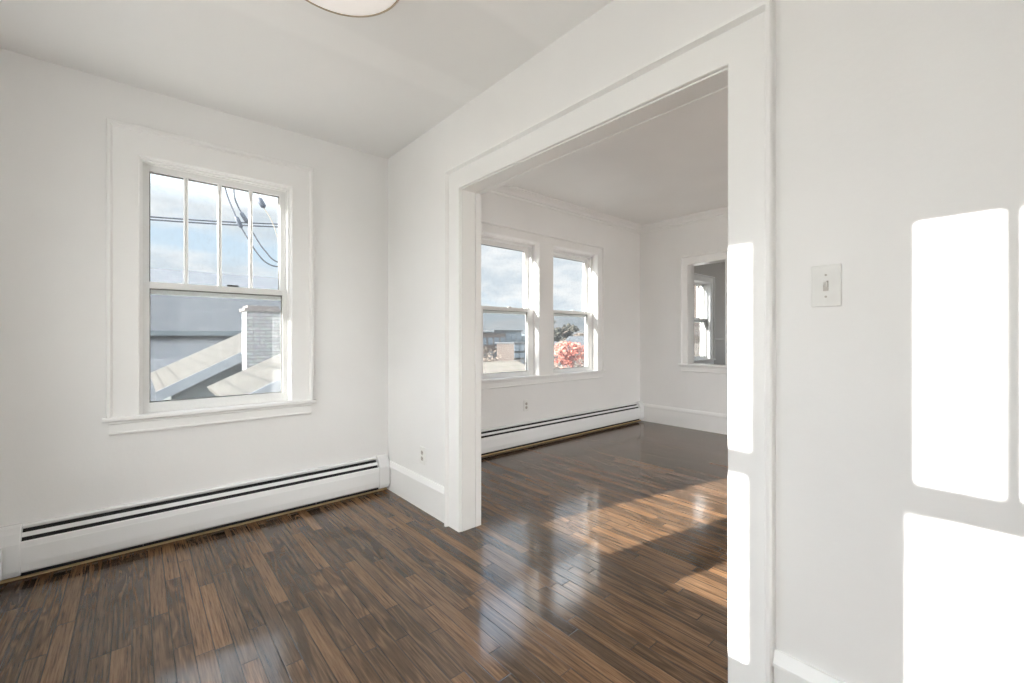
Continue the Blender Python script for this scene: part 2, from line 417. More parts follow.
def window(name, T, h, label, zr=1.437, muntins=0, casing=True, case_w=.126, depth=.035, sill_w=.04, frame_mat=TRIM,
           stool_ext=.02, apron=True, screen=True, stile=.038, thick=TW, lock=True, track=0, bot=.048, wt=1, mw=.012):
    u0, u1, z0, z1 = h
    root = empty(name, T((u0 + u1) / 2, 0, z0), label=label, cat='window', kind='structure')
    # lining through the wall
    bm = BM(); j = .02
    box(bm, (u0 - j + .005, -thick - .01, z0 - .02), (u0, 0, z1), T); box(bm, (u1, -thick - .01, z0 - .02), (u1 + j - .005, 0, z1), T)
    box(bm, (u0 - j + .005, -thick - .01, z1), (u1 + j - .005, 0, z1 + j - .005), T)
    prism(bm, [(0, z0 - .018), (0, z0), (-thick - .03, z0 - .02), (-thick - .03, z0 - .05)], u0, u1, T)
    obj('window_frame', bm, frame_mat, root)
    # parting stops
    bm = BM()
    for a, b_ in ((depth - .012, depth), (depth + .036, depth + .044)):
        box(bm, (u0, -b_, z0), (u0 + .010, -a, z1 - .010), T); box(bm, (u1 - .010, -b_, z0), (u1, -a, z1 - .010), T); box(bm, (u0, -b_, z1 - .010), (u1, -a, z1), T)
    obj('window_stop', bm, frame_mat, root)
    if track:
        bm = BM()
        box(bm, (u0, -depth - .10, z0), (u0 + track, -depth - .002, z1), T); box(bm, (u1 - track, -depth - .10, z0), (u1, -depth - .002, z1), T)
        box(bm, (u0, -depth - .10, z1 - track), (u1, -depth - .002, z1), T)
        obj('sash_track', bm, SASH, root)
        u0 += track; u1 -= track; z1 -= track
    ls = sash(root, 'lower_sash', T, u0 + .001, u1 - .001, z0, zr + .018, -depth, -depth - .034, stile, .036, bot)
    us_ = sash(root, 'upper_sash', T, u0 + .001, u1 - .007, zr - .046, z1, -depth - .045, -depth - .078, stile, .042, .064, muntins, mw=mw)
    if track: u0 -= track; u1 += track; z1 += track
    if lock:
        um = (u0 + u1) / 2 + .06
        bm = BM()
        box(bm, (um - .026, -depth - .032, zr + .018), (um + .026, -depth - .004, zr + .022), T)
        lathe_pts = [(.012, zr + .022), (.011, zr + .030), (0, zr + .031)]
        c = T(um, -depth - .018, 0); lathe(bm, lathe_pts, (c.x, c.y), 16)
        box(bm, (um - .004, -depth - .05, zr + .024), (um + .034, -depth - .035, zr + .033), T)
        box(bm, (um - .030, -depth - .026, zr + .024), (um, -depth - .014, zr + .031), T)
        obj('sash_lock', bm, BRONZE if muntins else SASH, ls, bevel=.001, **({'label': 'dark bronze lock'} if muntins else {}))
    if screen:
        bm = BM(); sd = -depth - .088
        box(bm, (u0 + .002, sd - .012, z0), (u0 + .028, sd, zr), T); box(bm, (u1 - .028, sd - .012, z0), (u1 - .002, sd, zr), T)
        box(bm, (u0 + .028, sd - .012, z0), (u1 - .028, sd, z0 + .03), T); box(bm, (u0 + .028, sd - .012, zr - .022), (u1 - .028, sd, zr), T)
        fr = obj('screen_frame', bm, EXTW, root, label='pale greenish frame')
        bm = BM(); box(bm, (u0 + .027, sd - .007, z0 + .029), (u1 - .027, sd - .006, zr - .021), T)
        obj('screen_mesh', bm, SCREEN, fr, label='hazy grey insect mesh')
    if casing:
        bm = BM(); sweep_casing(bm, T, u0 - .004, u1 + .004, z0, z1 + .004, casing_profile(case_w), wt=wt)
        obj('window_casing', bm, TRIM, root)
        sill_and_apron(root, T, u0 - case_w - stool_ext, u1 + case_w + stool_ext, z0, sill_w, apron)
    return root
def sill_and_apron(root, T, a, b, z0, proj=.05, apron=True):
    bm = BM(); t = .024; z = z0 + .006
    prism(bm, [(-.03, z), (proj - .004, z), (proj, z - .005), (proj, z - t + .006), (proj - .006, z - t), (0, z - t), (-.03, z - t)], a, b, T)
    obj('window_sill', bm, TRIM, root)
    if apron:
        bm = BM(); zt = z - t
        prism(bm, [(0, zt), (.020, zt), (.020, zt - .012), (.016, zt - .016), (.016, zt - .056), (.020, zt - .062), (.018, zt - .070), (.006, zt - .074), (0, zt - .074)], a + .026, b - .026, T)
        obj('window_apron', bm, TRIM, root)

TN = T_north(YA); TC = T_north(YC)
window('window_1', TN, WA, 'white double-hung window with four tall lites over one pane, above the long heater', zr=1.437, muntins=3, screen=True, bot=.060, case_w=.130, wt=1.18)
# far room: a pair in one casing
wp1 = window('window_2', TC, WC1, 'left one of the paired double-hung windows in the far room', zr=1.432, casing=False, depth=.060, stile=.055, track=.035)
wp2 = window('window_3', TC, WC2, 'right one of the paired double-hung windows in the far room, red tree outside', zr=1.432, casing=False, depth=.060, stile=.055, track=.035)
tr = empty('trim_1', (3.38, YC, .7), label='white casing, mullion board, sill and apron around the far pair of windows', cat='window trim', kind='structure')
bm = BM(); sweep_casing(bm, TC, WC1[0] - .004, WC2[1] + .004, WC1[2], WC1[3] + .004, casing_profile(.105))
obj('window_casing', bm, TRIM, tr)
bm = BM(); box(bm, (WC1[1] + .004, 0, WC1[2]), (WC2[0] - .004, .018, WC1[3] + .004), TC); obj('mullion_board', bm, TRIM, tr)
sill_and_apron(tr, TC, WC1[0] - .125, WC2[1] + .125, WC1[2], .05)
# window of the room beyond
window('window_4', TC, WN, 'window of the room beyond, seen through the small interior opening', zr=1.43, muntins=3, casing=True, case_w=.11, depth=.05)
# windows behind the camera that let the sun in
TWs = T_west(XW)
for k, hh in enumerate(WW):
    window('window_%d' % (5 + k), TWs, hh, ('double-hung window behind the camera, the one directly beside it', 'middle double-hung window behind the camera', 'double-hung window behind the camera, nearest the heater corner')[k], zr=1.385, muntins=3, case_w=.10, screen=False, apron=False, depth=.035, stool_ext=0, stile=.068, mw=.017, bot=.044)
TS = T_south(YS2)  # south windows are added out of view to brighten the far room
for k, hh in enumerate((WS1, WS2)):
    window('window_%d' % (8 + k), TS, hh, ('unseen window added for fill light in the south wall of the far room, nearer the partition', 'unseen window added for fill light in the south wall of the far room, nearer the end wall')[k], zr=1.4, case_w=.10, screen=False, apron=False)

window('window_11', T_east(XE), WNE, 'window added to light the room beyond, in its end wall', zr=1.4, case_w=.10, screen=False, apron=False)  # added only to brighten the dim room beyond
# small interior opening (an unglazed window frame) in the far east wall
TD = T_east(XD)
root = empty('window_10', TD(2.4, 0, .8), label='small unglazed interior window opening with white casing in the far end wall', cat='window opening', kind='structure')
bm = BM(); u0, u1, z0, z1 = DP; tk = XD2 - XD
box(bm, (u0 - .014, -tk - .004, z0 - .014), (u0, .0, z1 + .014), TD); box(bm, (u1, -tk - .004, z0 - .014), (u1 + .014, .0, z1 + .014), TD)
box(bm, (u0, -tk - .004, z1), (u1, 0, z1 + .014), TD); box(bm, (u0, -tk - .004, z0 - .014), (u1, 0, z0), TD)
obj('window_frame', bm, TRIM, root)
bm = BM(); sweep_casing(bm, TD, u0, u1, z0, z1, casing_profile(.088), wt=1.3); obj('window_casing', bm, TRIM, root)
bm = BM(); sweep_casing(bm, T_west(XD2), u0, u1, z0, z1, casing_profile(.088), True); obj('back_casing', bm, TRIM, root)
sill_and_apron(root, TD, u0 - .11, u1 + .11, z0 - .006, .045)

# ------------------------------------------------------------------ cased opening between the rooms
TB = T_east(XB); TB2 = T_west(XB2)
root = empty('trim_2', (XB, OP[1], 0), label='white casing and jamb lining around the wide opening between the rooms', cat='door casing', kind='structure')
bm = BM(); sweep_casing(bm, TB, OP[0] - .006, OP[1] + .006, 0, OP[3] + .006, [(0, 0), (0, .015), (.003, .018), (.108, .018), (.111, .025), (.117, .038), (.128, .038), (.132, .032), (.132, 0)])
obj('door_casing', bm, TRIM, root)
bm = BM(); t = .018
for a, b_ in (((OP[0] - e, 0), (OP[0], OP[3])), ((OP[1], 0), (OP[1] + e, OP[3])), ((OP[0] - e, OP[3]), (OP[1] + e, OP[3] + e))):
    box(bm, (a[0], -.095, a[1]), (b_[0], .003, b_[1]), TB)
for a, b_ in (((OP[0] - e, 0), (OP[0] - .004, OP[3] + .004)), ((OP[1] + .004, 0), (OP[1] + e, OP[3] + .004)), ((OP[0] - e, OP[3] + .004), (OP[1] + e, OP[3] + e))):
    box(bm, (a[0], -.100, a[1]), (b_[0], -.095, b_[1]), TB)
for a, b_ in (((OP[0] - e, 0), (OP[0] + .001, OP[3])), ((OP[1] - .001, 0), (OP[1] + e, OP[3])), ((OP[0] - e, OP[3] - .001), (OP[1] + e, OP[3] + e))):
    box(bm, (a[0], -.141, a[1]), (b_[0], -.100, b_[1]), TB)
obj('door_jamb', bm, TRIM, root, bevel=.002)
bm = BM(); sweep_casing(bm, TB2, OP[0] - .016, OP[1] + .016, 0, OP[3] + .016, casing_profile(.12)); obj('back_casing', bm, TRIM, root)

# ------------------------------------------------------------------ baseboards
def base_prof(h_): return [(0, 0), (.016, 0), (.016, h_ - .048), (.020, h_ - .044), (.027, h_ - .040), (.027, h_ - .030), (.020, h_ - .018), (.016, h_ - .010), (.010, h_), (0, h_)]
def baseboard(name, T, a, b, h_, label, prof=None):
    bm = BM(); prism(bm, prof or base_prof(h_), a, b, T); return obj(name, bm, TRIM, label=label, cat='baseboard', kind='structure')
baseboard('baseboard_corner', TB, OP[1] + .139, YA, .215, 'tall white baseboard with a moulded cap between the corner and the wide opening')
baseboard('baseboard_partition', TB, YS, OP[0] - .132, .215, 'tall white baseboard with a moulded cap at the lower right, under the light switch')
baseboard('baseboard_far_east', TD, YS2, YC, .235, 'white baseboard along the far end wall',
          [(0, 0), (.016, 0), (.016, .19), (.022, .196), (.022, .21), (.012, .235), (0, .235)])
baseboard('baseboard_far_partition', TB2, OP[1] + .13, YC, .215, 'white baseboard on the far side of the partition')
baseboard('baseboard_far_south', TB2, YS2, OP[0] - .13, .215, 'white baseboard on the far side of the partition, south part')

# crown moulding of the far room
def crown(name, T, a, b, s0, s1, label):
    z = ZF
    prof = [(0, z - .092), (.014, z - .092), (.016, z - .078), (.005, z - .074), (.005, z - .068), (.020, z - .064), (.028, z - .042), (.050, z - .022), (.062, z - .020), (.062, z - .012), (.082, z - .012), (.082, z), (0, z)]
    bm = BM(); prism(bm, prof, a, b, T, True, s0, s1); return obj(name, bm, TRIM, label=label, cat='crown moulding', kind='structure')
crown('trim_3', TC, XB2, XD, lambda d, z: d, lambda d, z: -d, 'white crown moulding above the pair of windows')
crown('trim_4', TD, YS2, YC, lambda d, z: d, lambda d, z: -d, 'white crown moulding on the far end wall')
crown('trim_5', TB2, YS2, YC, lambda d, z: d, lambda d, z: -d, 'white crown moulding on the far side of the partition')
bm = BM(); prism(bm, [(0, 1.06), (.02, 1.06), (.024, 1.09), (.012, 1.115), (0, 1.12)], WN[1] + .14, XE, TC)
obj('trim_6', bm, GREY, label='grey chair rail on the wall of the room beyond', cat='chair rail', kind='structure')

# ------------------------------------------------------------------ baseboard heaters
def end_cap(bm, T, a, b, top=.262, low=.028, dep=.078):
    prism(bm, [(0, low), (0, top), (.018, top + .002), (.040, top - .006), (.060, top - .030), (.072, top - .060), (dep, top - .075), (dep, low + .03), (dep - .010, low + .004), (dep - .02, low)], a, b, T)
def heater(T, a, b, label, group, corner_left=False):
    r = empty('baseboard_heater', T((a + b) / 2, 0, 0), label=label, cat='heater', group=group)
    a2, b2 = a + .06, b - .075
    bm = BM(); prism(bm, [(0, .045), (.006, .045), (.006, .240), (.012, .247), (.022, .243), (.022, .247), (.012, .254), (0, .254)], a2, b2, T)
    obj('back_panel', bm, HEAT, r)
    bm = BM(); prism(bm, [(.033, .219), (.042, .201), (.044, .202), (.035, .221)], a2, b2, T); obj('damper', bm, HEAT, r)
    bm = BM(); prism(bm, [(.060, .182), (.063, .189), (.070, .185), (.0725, .165), (.074, .160), (.074, .085), (.068, .050), (.060, .040), (.060, .044), (.066, .054), (.070, .086), (.070, .160), (.067, .180)], a2, b2, T)
    obj('front_cover', bm, HEAT, r)
    bm = BM(); prism(bm, [(.0065, .022), (.050, .022), (.056, .072), (.058, .170), (.038, .192), (.028, .206), (.0065, .231)], a2, b2, T); obj('element_shade_block', bm, DARK, r, label='element block inside, near black for the shade in the slots')  # filled out and blackened so the slots and lower gap read as shaded
    bm = BM()
    tube(bm, [T(a2, .032, .060), T(b2 + .03, .032, .060)], .011, 10)
    obj('pipe', bm, COPPER, r, label='thin copper pipe')
    n = max(2, int((b2 - a2) / .8))
    for k in range(n):
        u = a2 + (b2 - a2) * (k + .5) / n; bm = BM()
        prism(bm, [(0.006, .03), (.060, .03), (.060, .058), (.05, .10), (.006, .10)], u - .0015, u + .0015, T)
        obj('bracket', bm, FIN, r)
    bm = BM(); end_cap(bm, T, b2 - .004, b); obj('end_cap', bm, HEAT, r, bevel=.004)
    return r, a2
h1, a2 = heater(TN, -.47, XB - .022, 'long white baseboard heater under the four-over-one window', 'baseboard heaters')
bm = BM(); end_cap(bm, TN, XW + .01, a2 + .004, .258); obj('corner_cover', bm, HEAT, h1, bevel=.004)
h2, a3 = heater(TC, XB2 + .06, XD - .022, 'white baseboard heater under the pair of windows in the far room', 'baseboard heaters')
bm = BM(); end_cap(bm, TC, XB2 + .06, a3 + .004, .258); obj('end_cap', bm, HEAT, h2, bevel=.004)
for hh in (h1, h2):
    if 'group' in hh: del hh['group']
# bare wood strip where the old moulding was
for n_, T_, a, b in ((7, TN, XW, XB - .02), (8, TC, XB2, XD - .02)):
    bm = BM(); prism(bm, [(0, 0), (.026, 0), (.026, .006), (.022, .010), (0, .012)], a, b, T_)
    obj('trim_%d' % n_, bm, RAW, label='unpainted pale wood strip under the heater, ' + ('near room' if n_ == 7 else 'far room'), cat='wood strip', kind='structure')
# heater on the west wall whose end shows at the left edge
hw = empty('baseboard_heater', (XW, 2.9, 0), label='end of the heater that turns the corner at the left edge', cat='heater')
bm = BM(); prism(bm, [(.0, .03), (0, .252), (.018, .254), (.040, .246), (.058, .222), (.068, .19), (.074, .17), (.074, .06), (.066, .03)], 1.2, YA - .100, TWs)
obj('front_cover', bm, HEAT, hw, bevel=.004)
bm = BM(); prism(bm, [(.0, .03), (0, .246), (.036, .238), (.054, .216), (.064, .186), (.070, .17), (.070, .06), (.06, .03)], YA - .1005, YA - .090, TWs)
obj('end_gap_shade', bm, DARK, hw, label='dark piece for the shade in the gap at the heater end')  # solid piece, coloured as the shade of the gap

# ------------------------------------------------------------------ electrical
def outlet(T, u, z, label, toggle=False):
    r = empty('light_switch' if toggle else 'wall_outlet', T(u, 0, z), label=label, cat='light switch' if toggle else 'outlet')
    bm = BM(); box(bm, (u - .035, 0, z - .058), (u + .035, .006, z + .058), T); obj('cover_plate', bm, PLATE, r, bevel=.003)
    if toggle:
        bm = BM(); box(bm, (u - .006, .0055, z - .014), (u + .006, .0075, z + .014), T); obj('switch_collar', bm, PLATE2, r, label='recessed greyish collar')
        bm = BM(); prism(bm, [(.006, z - .004), (.018, z + .006), (.020, z + .011), (.016, z + .013), (.006, z + .008)], u - .004, u + .004, T); obj('toggle', bm, PLATE, r, bevel=.001)
    for s_ in ((-.030, .030) if toggle else (0,)):
        bm = BM()
        c = [(u + .003 * math.cos(k * math.pi / 6), z + s_ + .003 * math.sin(k * math.pi / 6)) for k in range(12)]
        A = [bm.verts.new(T(p[0], .0058, p[1])) for p in c]; B = [bm.verts.new(T(p[0], .0072, p[1])) for p in c]
        for k in range(12): bm.faces.new((A[k], A[(k + 1) % 12], B[(k + 1) % 12], B[k]))
        bm.faces.new(B); obj('screw', bm, PLATE2, r)
    if not toggle:
        for s_ in (-.0195, .0195):
            bm = BM(); n = 20
            c = []
            for k in range(n):
                a = k * 2 * math.pi / n
                c.append((u + max(-.0145, min(.0145, .017 * math.cos(a))), z + s_ + .0145 * math.sin(a)))
            A = [bm.verts.new(T(p[0], .0058, p[1])) for p in c]; B = [bm.verts.new(T(p[0], .0080, p[1])) for p in c]
            for k in range(n): bm.faces.new((A[k], A[(k + 1) % n], B[(k + 1) % n], B[k]))
            bm.faces.new(B); rc = obj('receptacle', bm, PLATE2, r, label='greyish receptacle face')
            bm = BM()
            box(bm, (u - .008, .0078, z + s_ - .002), (u - .0055, .0084, z + s_ + .007), T); box(bm, (u + .0055, .0078, z + s_ - .001), (u + .008, .0084, z + s_ + .007), T)
            box(bm, (u - .0025, .0078, z + s_ - .010), (u + .0025, .0084, z + s_ - .005), T)
            obj('slot', bm, SLOT, rc, label='dark slots')
    return r
outlet(TB, .333, 1.290, 'white toggle light switch on the right wall beside the opening', True)
outlet(TB, 2.570, .355, 'white duplex outlet on the partition between corner and opening')
outlet(TC, 3.092, .424, 'white duplex outlet above the heater of the far room')

# ------------------------------------------------------------------ ceiling lamps
def lamp_mat():
    m, b = newmat('frosted_glass'); b.inputs['Base Color'].default_value = (.82, .79, .76, 1)
    b.inputs['Roughness'].default_value = .35
    b.inputs['Emission Color'].default_value = (1, .93, .88, 1); b.inputs['Emission Strength'].default_value = .28
    return m
FROST = lamp_mat()
LC = (.527, 1.522)
lr = empty('ceiling_lamp', (LC[0], LC[1], ZN), label='round flush ceiling lamp with frosted diffuser and thin brass rim', cat='ceiling lamp')
bm = BM(); lathe(bm, [(0, ZN), (.250, ZN), (.250, ZN - .010), (.243, ZN - .014), (.20, ZN - .016), (0, ZN - .016)], LC, 64); obj('ceiling_pan', bm, BRASS, lr)
bm = BM(); lathe(bm, [(.20, ZN - .014), (.222, ZN - .016), (.218, ZN - .082), (.200, ZN - .090), (0, ZN - .096)], LC, 64); obj('diffuser', bm, FROST, lr, smooth=True, label='frosted off-white diffuser')
bm = BM(); lathe(bm, [(.2185, ZN - .078), (.2225, ZN - .079), (.2225, ZN - .085), (.2165, ZN - .087), (.2145, ZN - .084), (.2185, ZN - .078)], LC, 64); obj('rim', bm, BRASS, lr, smooth=True, label='thin brass ring')
bm = BM(); box(bm, (6.7, 2.30, 2.44), (7.9, 2.42, 2.4995))
m, b = newmat('tube_lamp'); b.inputs['Emission Color'].default_value = (1, .97, .93, 1); b.inputs['Emission Strength'].default_value = 2.5
obj('strip_lamp', bm, m, bevel=.01, label='lit white strip lamp on the ceiling of the room beyond the small opening', cat='ceiling lamp')

# ------------------------------------------------------------------ outside: ground and neighbours
def shingle(name, c1, c2, axis=0, bw=.3, rh=.13):
    m, b = newmat(name); geo = N('ShaderNodeNewGeometry'); s = N('ShaderNodeSeparateXYZ'); L(geo.outputs['Position'], s.inputs[0])
    br = N('ShaderNodeTexBrick'); br.inputs['Scale'].default_value = 1; br.inputs['Brick Width'].default_value = bw; br.inputs['Row Height'].default_value = rh
    br.inputs['Mortar Size'].default_value = .008
    L(XYZ(s.outputs[axis], M('MULTIPLY', s.outputs[2], 1.0), 0), br.inputs['Vector'])
    br.inputs['Color1'].default_value = (*c1, 1); br.inputs['Color2'].default_value = (*c2, 1); br.inputs['Mortar'].default_value = (*[v * .6 for v in c1], 1)
    L(MIX(.25, br.outputs[0], NOISE(geo.outputs['Position'], 12, 4, .6, 0, True), 'OVERLAY'), b.inputs['Base Color']); b.inputs['Roughness'].default_value = .9
    return m
SLATE = shingle('slate_shingles', (.072, .078, .086), (.092, .097, .105))
LIGHTR = shingle('grey_shingles', (.125, .132, .142), (.150, .156, .166))
BEIGE = shingle('weathered_shingles', (.075, .067, .056), (.090, .081, .068), axis=1)
BEIGE2 = shingle('sandy_shingles', (.20, .175, .14), (.24, .21, .17))
BRICKW = shingle('whitewashed_brick', (.22, .225, .23), (.31, .31, .31), bw=.22, rh=.075)
BRICKT = shingle('tan_brick', (.13, .10, .08), (.19, .15, .12))
BRICKR = shingle('red_brick', (.085, .066, .056), (.102, .080, .068))
CLAP = shingle('grey_green_siding', (0.074, 0.086, 0.086), (0.091, 0.099, 0.099))
WHITE = plain('white_siding', (0.160, 0.160, 0.156), .7)
RAKE = plain('pale_rake_paint', (.19, .21, .235), .6)
BLUEG = plain('blue_grey_cladding', (.105, .13, .145), .6)
DKROOF = plain('dark_roof', (.055, .06, .066), .8)
CAP = plain('chimney_cap', (0.173, 0.152, 0.144), .8)
WIN = plain('far_window_glass', (.12, .15, .18), .2)
m, b = newmat('yard_ground'); geo = N('ShaderNodeNewGeometry')
L(RAMP(NOISE(geo.outputs['Position'], .35, 5), [(.35, (.22, .20, .15)), (.5, (.32, .29, .25)), (.65, (.38, .36, .34))]), b.inputs['Base Color']); b.inputs['Roughness'].default_value = .95
GZ = -4.2
bm = BM(); box(bm, (-150, -150, GZ - .5), (400, 400, GZ)); obj('ground', bm, m, label='yard and street ground seen beyond the windows', cat='ground', kind='structure')

def quad_slab(bm, p, t=.08):
    """roof plane with thickness from four corner points"""
    p = [Vector(q) for q in p]; n = (p[1] - p[0]).cross(p[2] - p[0]).normalized()
    if n.z < 0: n = -n
    A = [bm.verts.new(q) for q in p]; B = [bm.verts.new(q - n * t) for q in p]
    bm.faces.new(A); bm.faces.new(B[::-1])
    for i in range(4): j = (i + 1) % 4; bm.faces.new((A[i], A[j], B[j], B[i]))
def gable_y(name, x0, x1, xr, y0, y1, ze, zr, wallm, roofm, trimm, label, ze1=None, over=.25, windows=()):
    """house whose ridge runs along y at x = xr"""
    ze1 = ze if ze1 is None else ze1
    r = empty(name, ((x0 + x1) / 2, (y0 + y1) / 2, GZ), label=label, cat='house')
    bm = BM()
    pr = [(x0 + over, GZ), (x1 - over, GZ), (x1 - over, ze1 + .02), (xr, zr - .15), (x0 + over, ze + .02)]
    A = [bm.verts.new((a, y0 + over, b)) for a, b in pr]; B = [bm.verts.new((a, y1 - over, b)) for a, b in pr]
    bm.faces.new(A); bm.faces.new(B[::-1])
    for i in range(5): j = (i + 1) % 5; bm.faces.new((A[i], A[j], B[j], B[i]))
    obj('wall', bm, wallm, r)
    bm = BM(); quad_slab(bm, [(x0, y0, ze), (x0, y1, ze), (xr, y1, zr), (xr, y0, zr)]); obj('roof', bm, roofm, r)
    bm = BM(); quad_slab(bm, [(xr, y0, zr), (xr, y1, zr), (x1, y1, ze1), (x1, y0, ze1)]); obj('roof', bm, roofm, r)
    bm = BM()
    for (a, za), (c, zc) in (((x0, ze), (xr, zr)), ((xr, zr), (x1, ze1))):
        A = [bm.verts.new(v) for v in ((a, y0 - .03, za), (c, y0 - .03, zc), (c, y0 - .03, zc - .22), (a, y0 - .03, za - .22), (a, y0 + .03, za), (c, y0 + .03, zc), (c, y0 + .03, zc - .22), (a, y0 + .03, za - .22))]
        for f_ in ((0, 1, 2, 3), (4, 7, 6, 5), (0, 4, 5, 1), (3, 2, 6, 7), (0, 3, 7, 4), (1, 5, 6, 2)): bm.faces.new([A[i] for i in f_])
    obj('rake_board', bm, trimm, r)
    for (wx, wz, ww, wh) in windows:
        bm = BM(); box(bm, (wx - ww / 2, y0 + over - .04, wz), (wx + ww / 2, y0 + over + .02, wz + wh)); obj('window', bm, WIN, r)
    return r
def block(name, x0, x1, y0, y1, z1, wallm, roofm, label, rows=0, cols=0, cat='building'):
    r = empty(name, ((x0 + x1) / 2, (y0 + y1) / 2, GZ), label=label, cat=cat)
    bm = BM(); box(bm, (x0, y0, GZ), (x1, y1, z1)); obj('wall', bm, wallm, r)
    bm = BM(); box(bm, (x0 - .2, y0 - .2, z1), (x1 + .2, y1 + .2, z1 + .2)); obj('roof', bm, roofm, r)
    for i in range(cols):
        for j_ in range(rows):
            cx = x0 + (x1 - x0) * (i + .5) / cols; cz = GZ + 1.2 + (z1 - GZ - 1.4) * (j_ + .5) / rows
            bm = BM(); box(bm, (cx - .5, y0 - .06, cz - .6), (cx + .5, y0 + .02, cz + .6)); obj('window', bm, WIN, r)
    return r
# big neighbour seen over the meeting rail
r = empty('neighbor_house', (5, 22, GZ), label='long house with a slate roof filling the view behind the chimney', cat='house')
bm = BM(); quad_slab(bm, [(-9, 20, 1.36), (9, 20, 1.36), (9, 25, 4.20), (-9, 25, 4.20)]); obj('roof', bm, SLATE, r)
bm = BM(); quad_slab(bm, [(-9, 30, 1.36), (9, 30, 1.36), (9, 25, 4.20), (-9, 25, 4.20)]); obj('roof', bm, SLATE, r)
bm = BM(); box(bm, (-8.8, 20.3, GZ), (8.8, 29.7, 1.3)); obj('wall', bm, WHITE, r)
bm = BM(); box(bm, (-9, 19.85, 1.18), (9, 20.0, 1.36)); obj('gutter', bm, BLUEG, r)
bm = BM(); quad_slab(bm, [(-9, 17.3, -.9), (6, 17.3, -.9), (6, 20.2, 1.15), (-9, 20.2, 1.15)]); obj('porch_roof', bm, LIGHTR, r, label='lighter grey shingles')
bm = BM(); box(bm, (-8.8, 17.6, GZ), (5.8, 20.3, -.8)); obj('porch_wall', bm, WHITE, r)
# gabled neighbour with a sunlit west slope
gable_y('neighbor_house', .30, 5.9, 3.1, 11.0, 16.6, .06, 1.52, CLAP, BEIGE, RAKE, 'gabled house with sunlit beige shingles and a pale rake board')
gable_y('neighbor_house', .92, 4.5, 2.9, 6.6, 9.0, .29, 1.23, CLAP, BEIGE, RAKE, 'closest house below the chimney, with a sunlit beige roof slope', over=.12)
r = empty('chimney', (2.04, 10.75, GZ), label='whitewashed brick chimney with a sunlit left edge', cat='chimney')
bm = BM(); box(bm, (1.74, 10.4, GZ), (2.36, 10.95, 1.68)); obj('shaft', bm, BRICKW, r)
bm = BM(); box(bm, (1.70, 10.36, 1.68), (2.40, 10.99, 1.74)); box(bm, (1.76, 10.4, 1.74), (2.34, 10.95, 1.80)); obj('chimney_cap', bm, CAP, r)

# overhead wires
WIRE = plain('wire_sheath', (.022, .03, .045), .6)
WIRE2 = plain('tan_wire_sheath', (.16, .14, .11), .5)
def wire(name, pts, rad, mat, label, blob=None, bmat=None, n=6):
    bm = BM(); tube(bm, smooth_pts(pts, n), rad, 8)
    o = obj(name, bm, mat, label=label, cat='wire', smooth=True)
    if blob:
        for a, b_, rr in blob:
            bm = BM(); a = Vector(a); b_ = Vector(b_)
            tube(bm, [a, a.lerp(b_, .15), a.lerp(b_, .5), a.lerp(b_, .85), b_], [rad, rr, rr * 1.05, rr, rad], 10)
            obj('splice_sleeve', bm, bmat or mat, o, smooth=True)
    return o
wire('power_line', [(-6, 8, 2.55), (-2, 8, 2.68), (.165, 8, 2.848), (1.79, 8, 3.023), (6, 8, 3.6)], .011, WIRE, 'upper of the two long wires crossing the upper sash')
wire('power_line', [(-6, 8, 2.51), (-2, 8, 2.64), (.165, 8, 2.808), (1.79, 8, 2.975), (6, 8, 3.5)], .011, WIRE, 'lower of the two long wires crossing the upper sash')
wire('service_cable', [(.70, YA + TW, 2.70), (.66, 4.3, 2.86), (.64, 4.9, 2.80), (.658, 5, 2.584), (.740, 5, 2.34), (.775, 5, 2.255), (.878, 5, 2.078), (.92, 5, 2.007), (1.006, 5, 1.91), (1.125, 5, 1.878), (1.35, 5, 1.93), (2.2, 5, 2.5)], .007, WIRE,
     'left hanging cable with a splice, third lite of the window', [((.742, 5, 2.335), (.795, 5, 2.225), .020)])
wire('service_cable', [(.78, YA + TW, 2.72), (.75, 4.3, 2.88), (.728, 4.9, 2.82), (.727, 5, 2.599), (.745, 5, 2.48), (.804, 5, 2.352), (.853, 5, 2.275), (.92, 5, 2.142), (1.006, 5, 2.018), (1.125, 5, 1.92), (1.5, 5, 1.85), (2.2, 5, 2.2)], .007, WIRE,
     'right hanging cable with a splice, beside the third muntin', [((.785, 5, 2.385), (.845, 5, 2.285), .019)])
wire('service_cable', [(.90, YA + TW, 2.72), (.89, 4.3, 2.90), (.91, 4.9, 2.84), (.924, 5, 2.653), (.975, 5, 2.49), (1.058, 5, 2.349), (1.125, 5, 2.142), (1.2, 5, 1.8)], .004, WIRE2,
     'thin tan cable with a dark clamp in the rightmost lite', [((.940, 5, 2.56), (.995, 5, 2.46), .026)], WIRE)

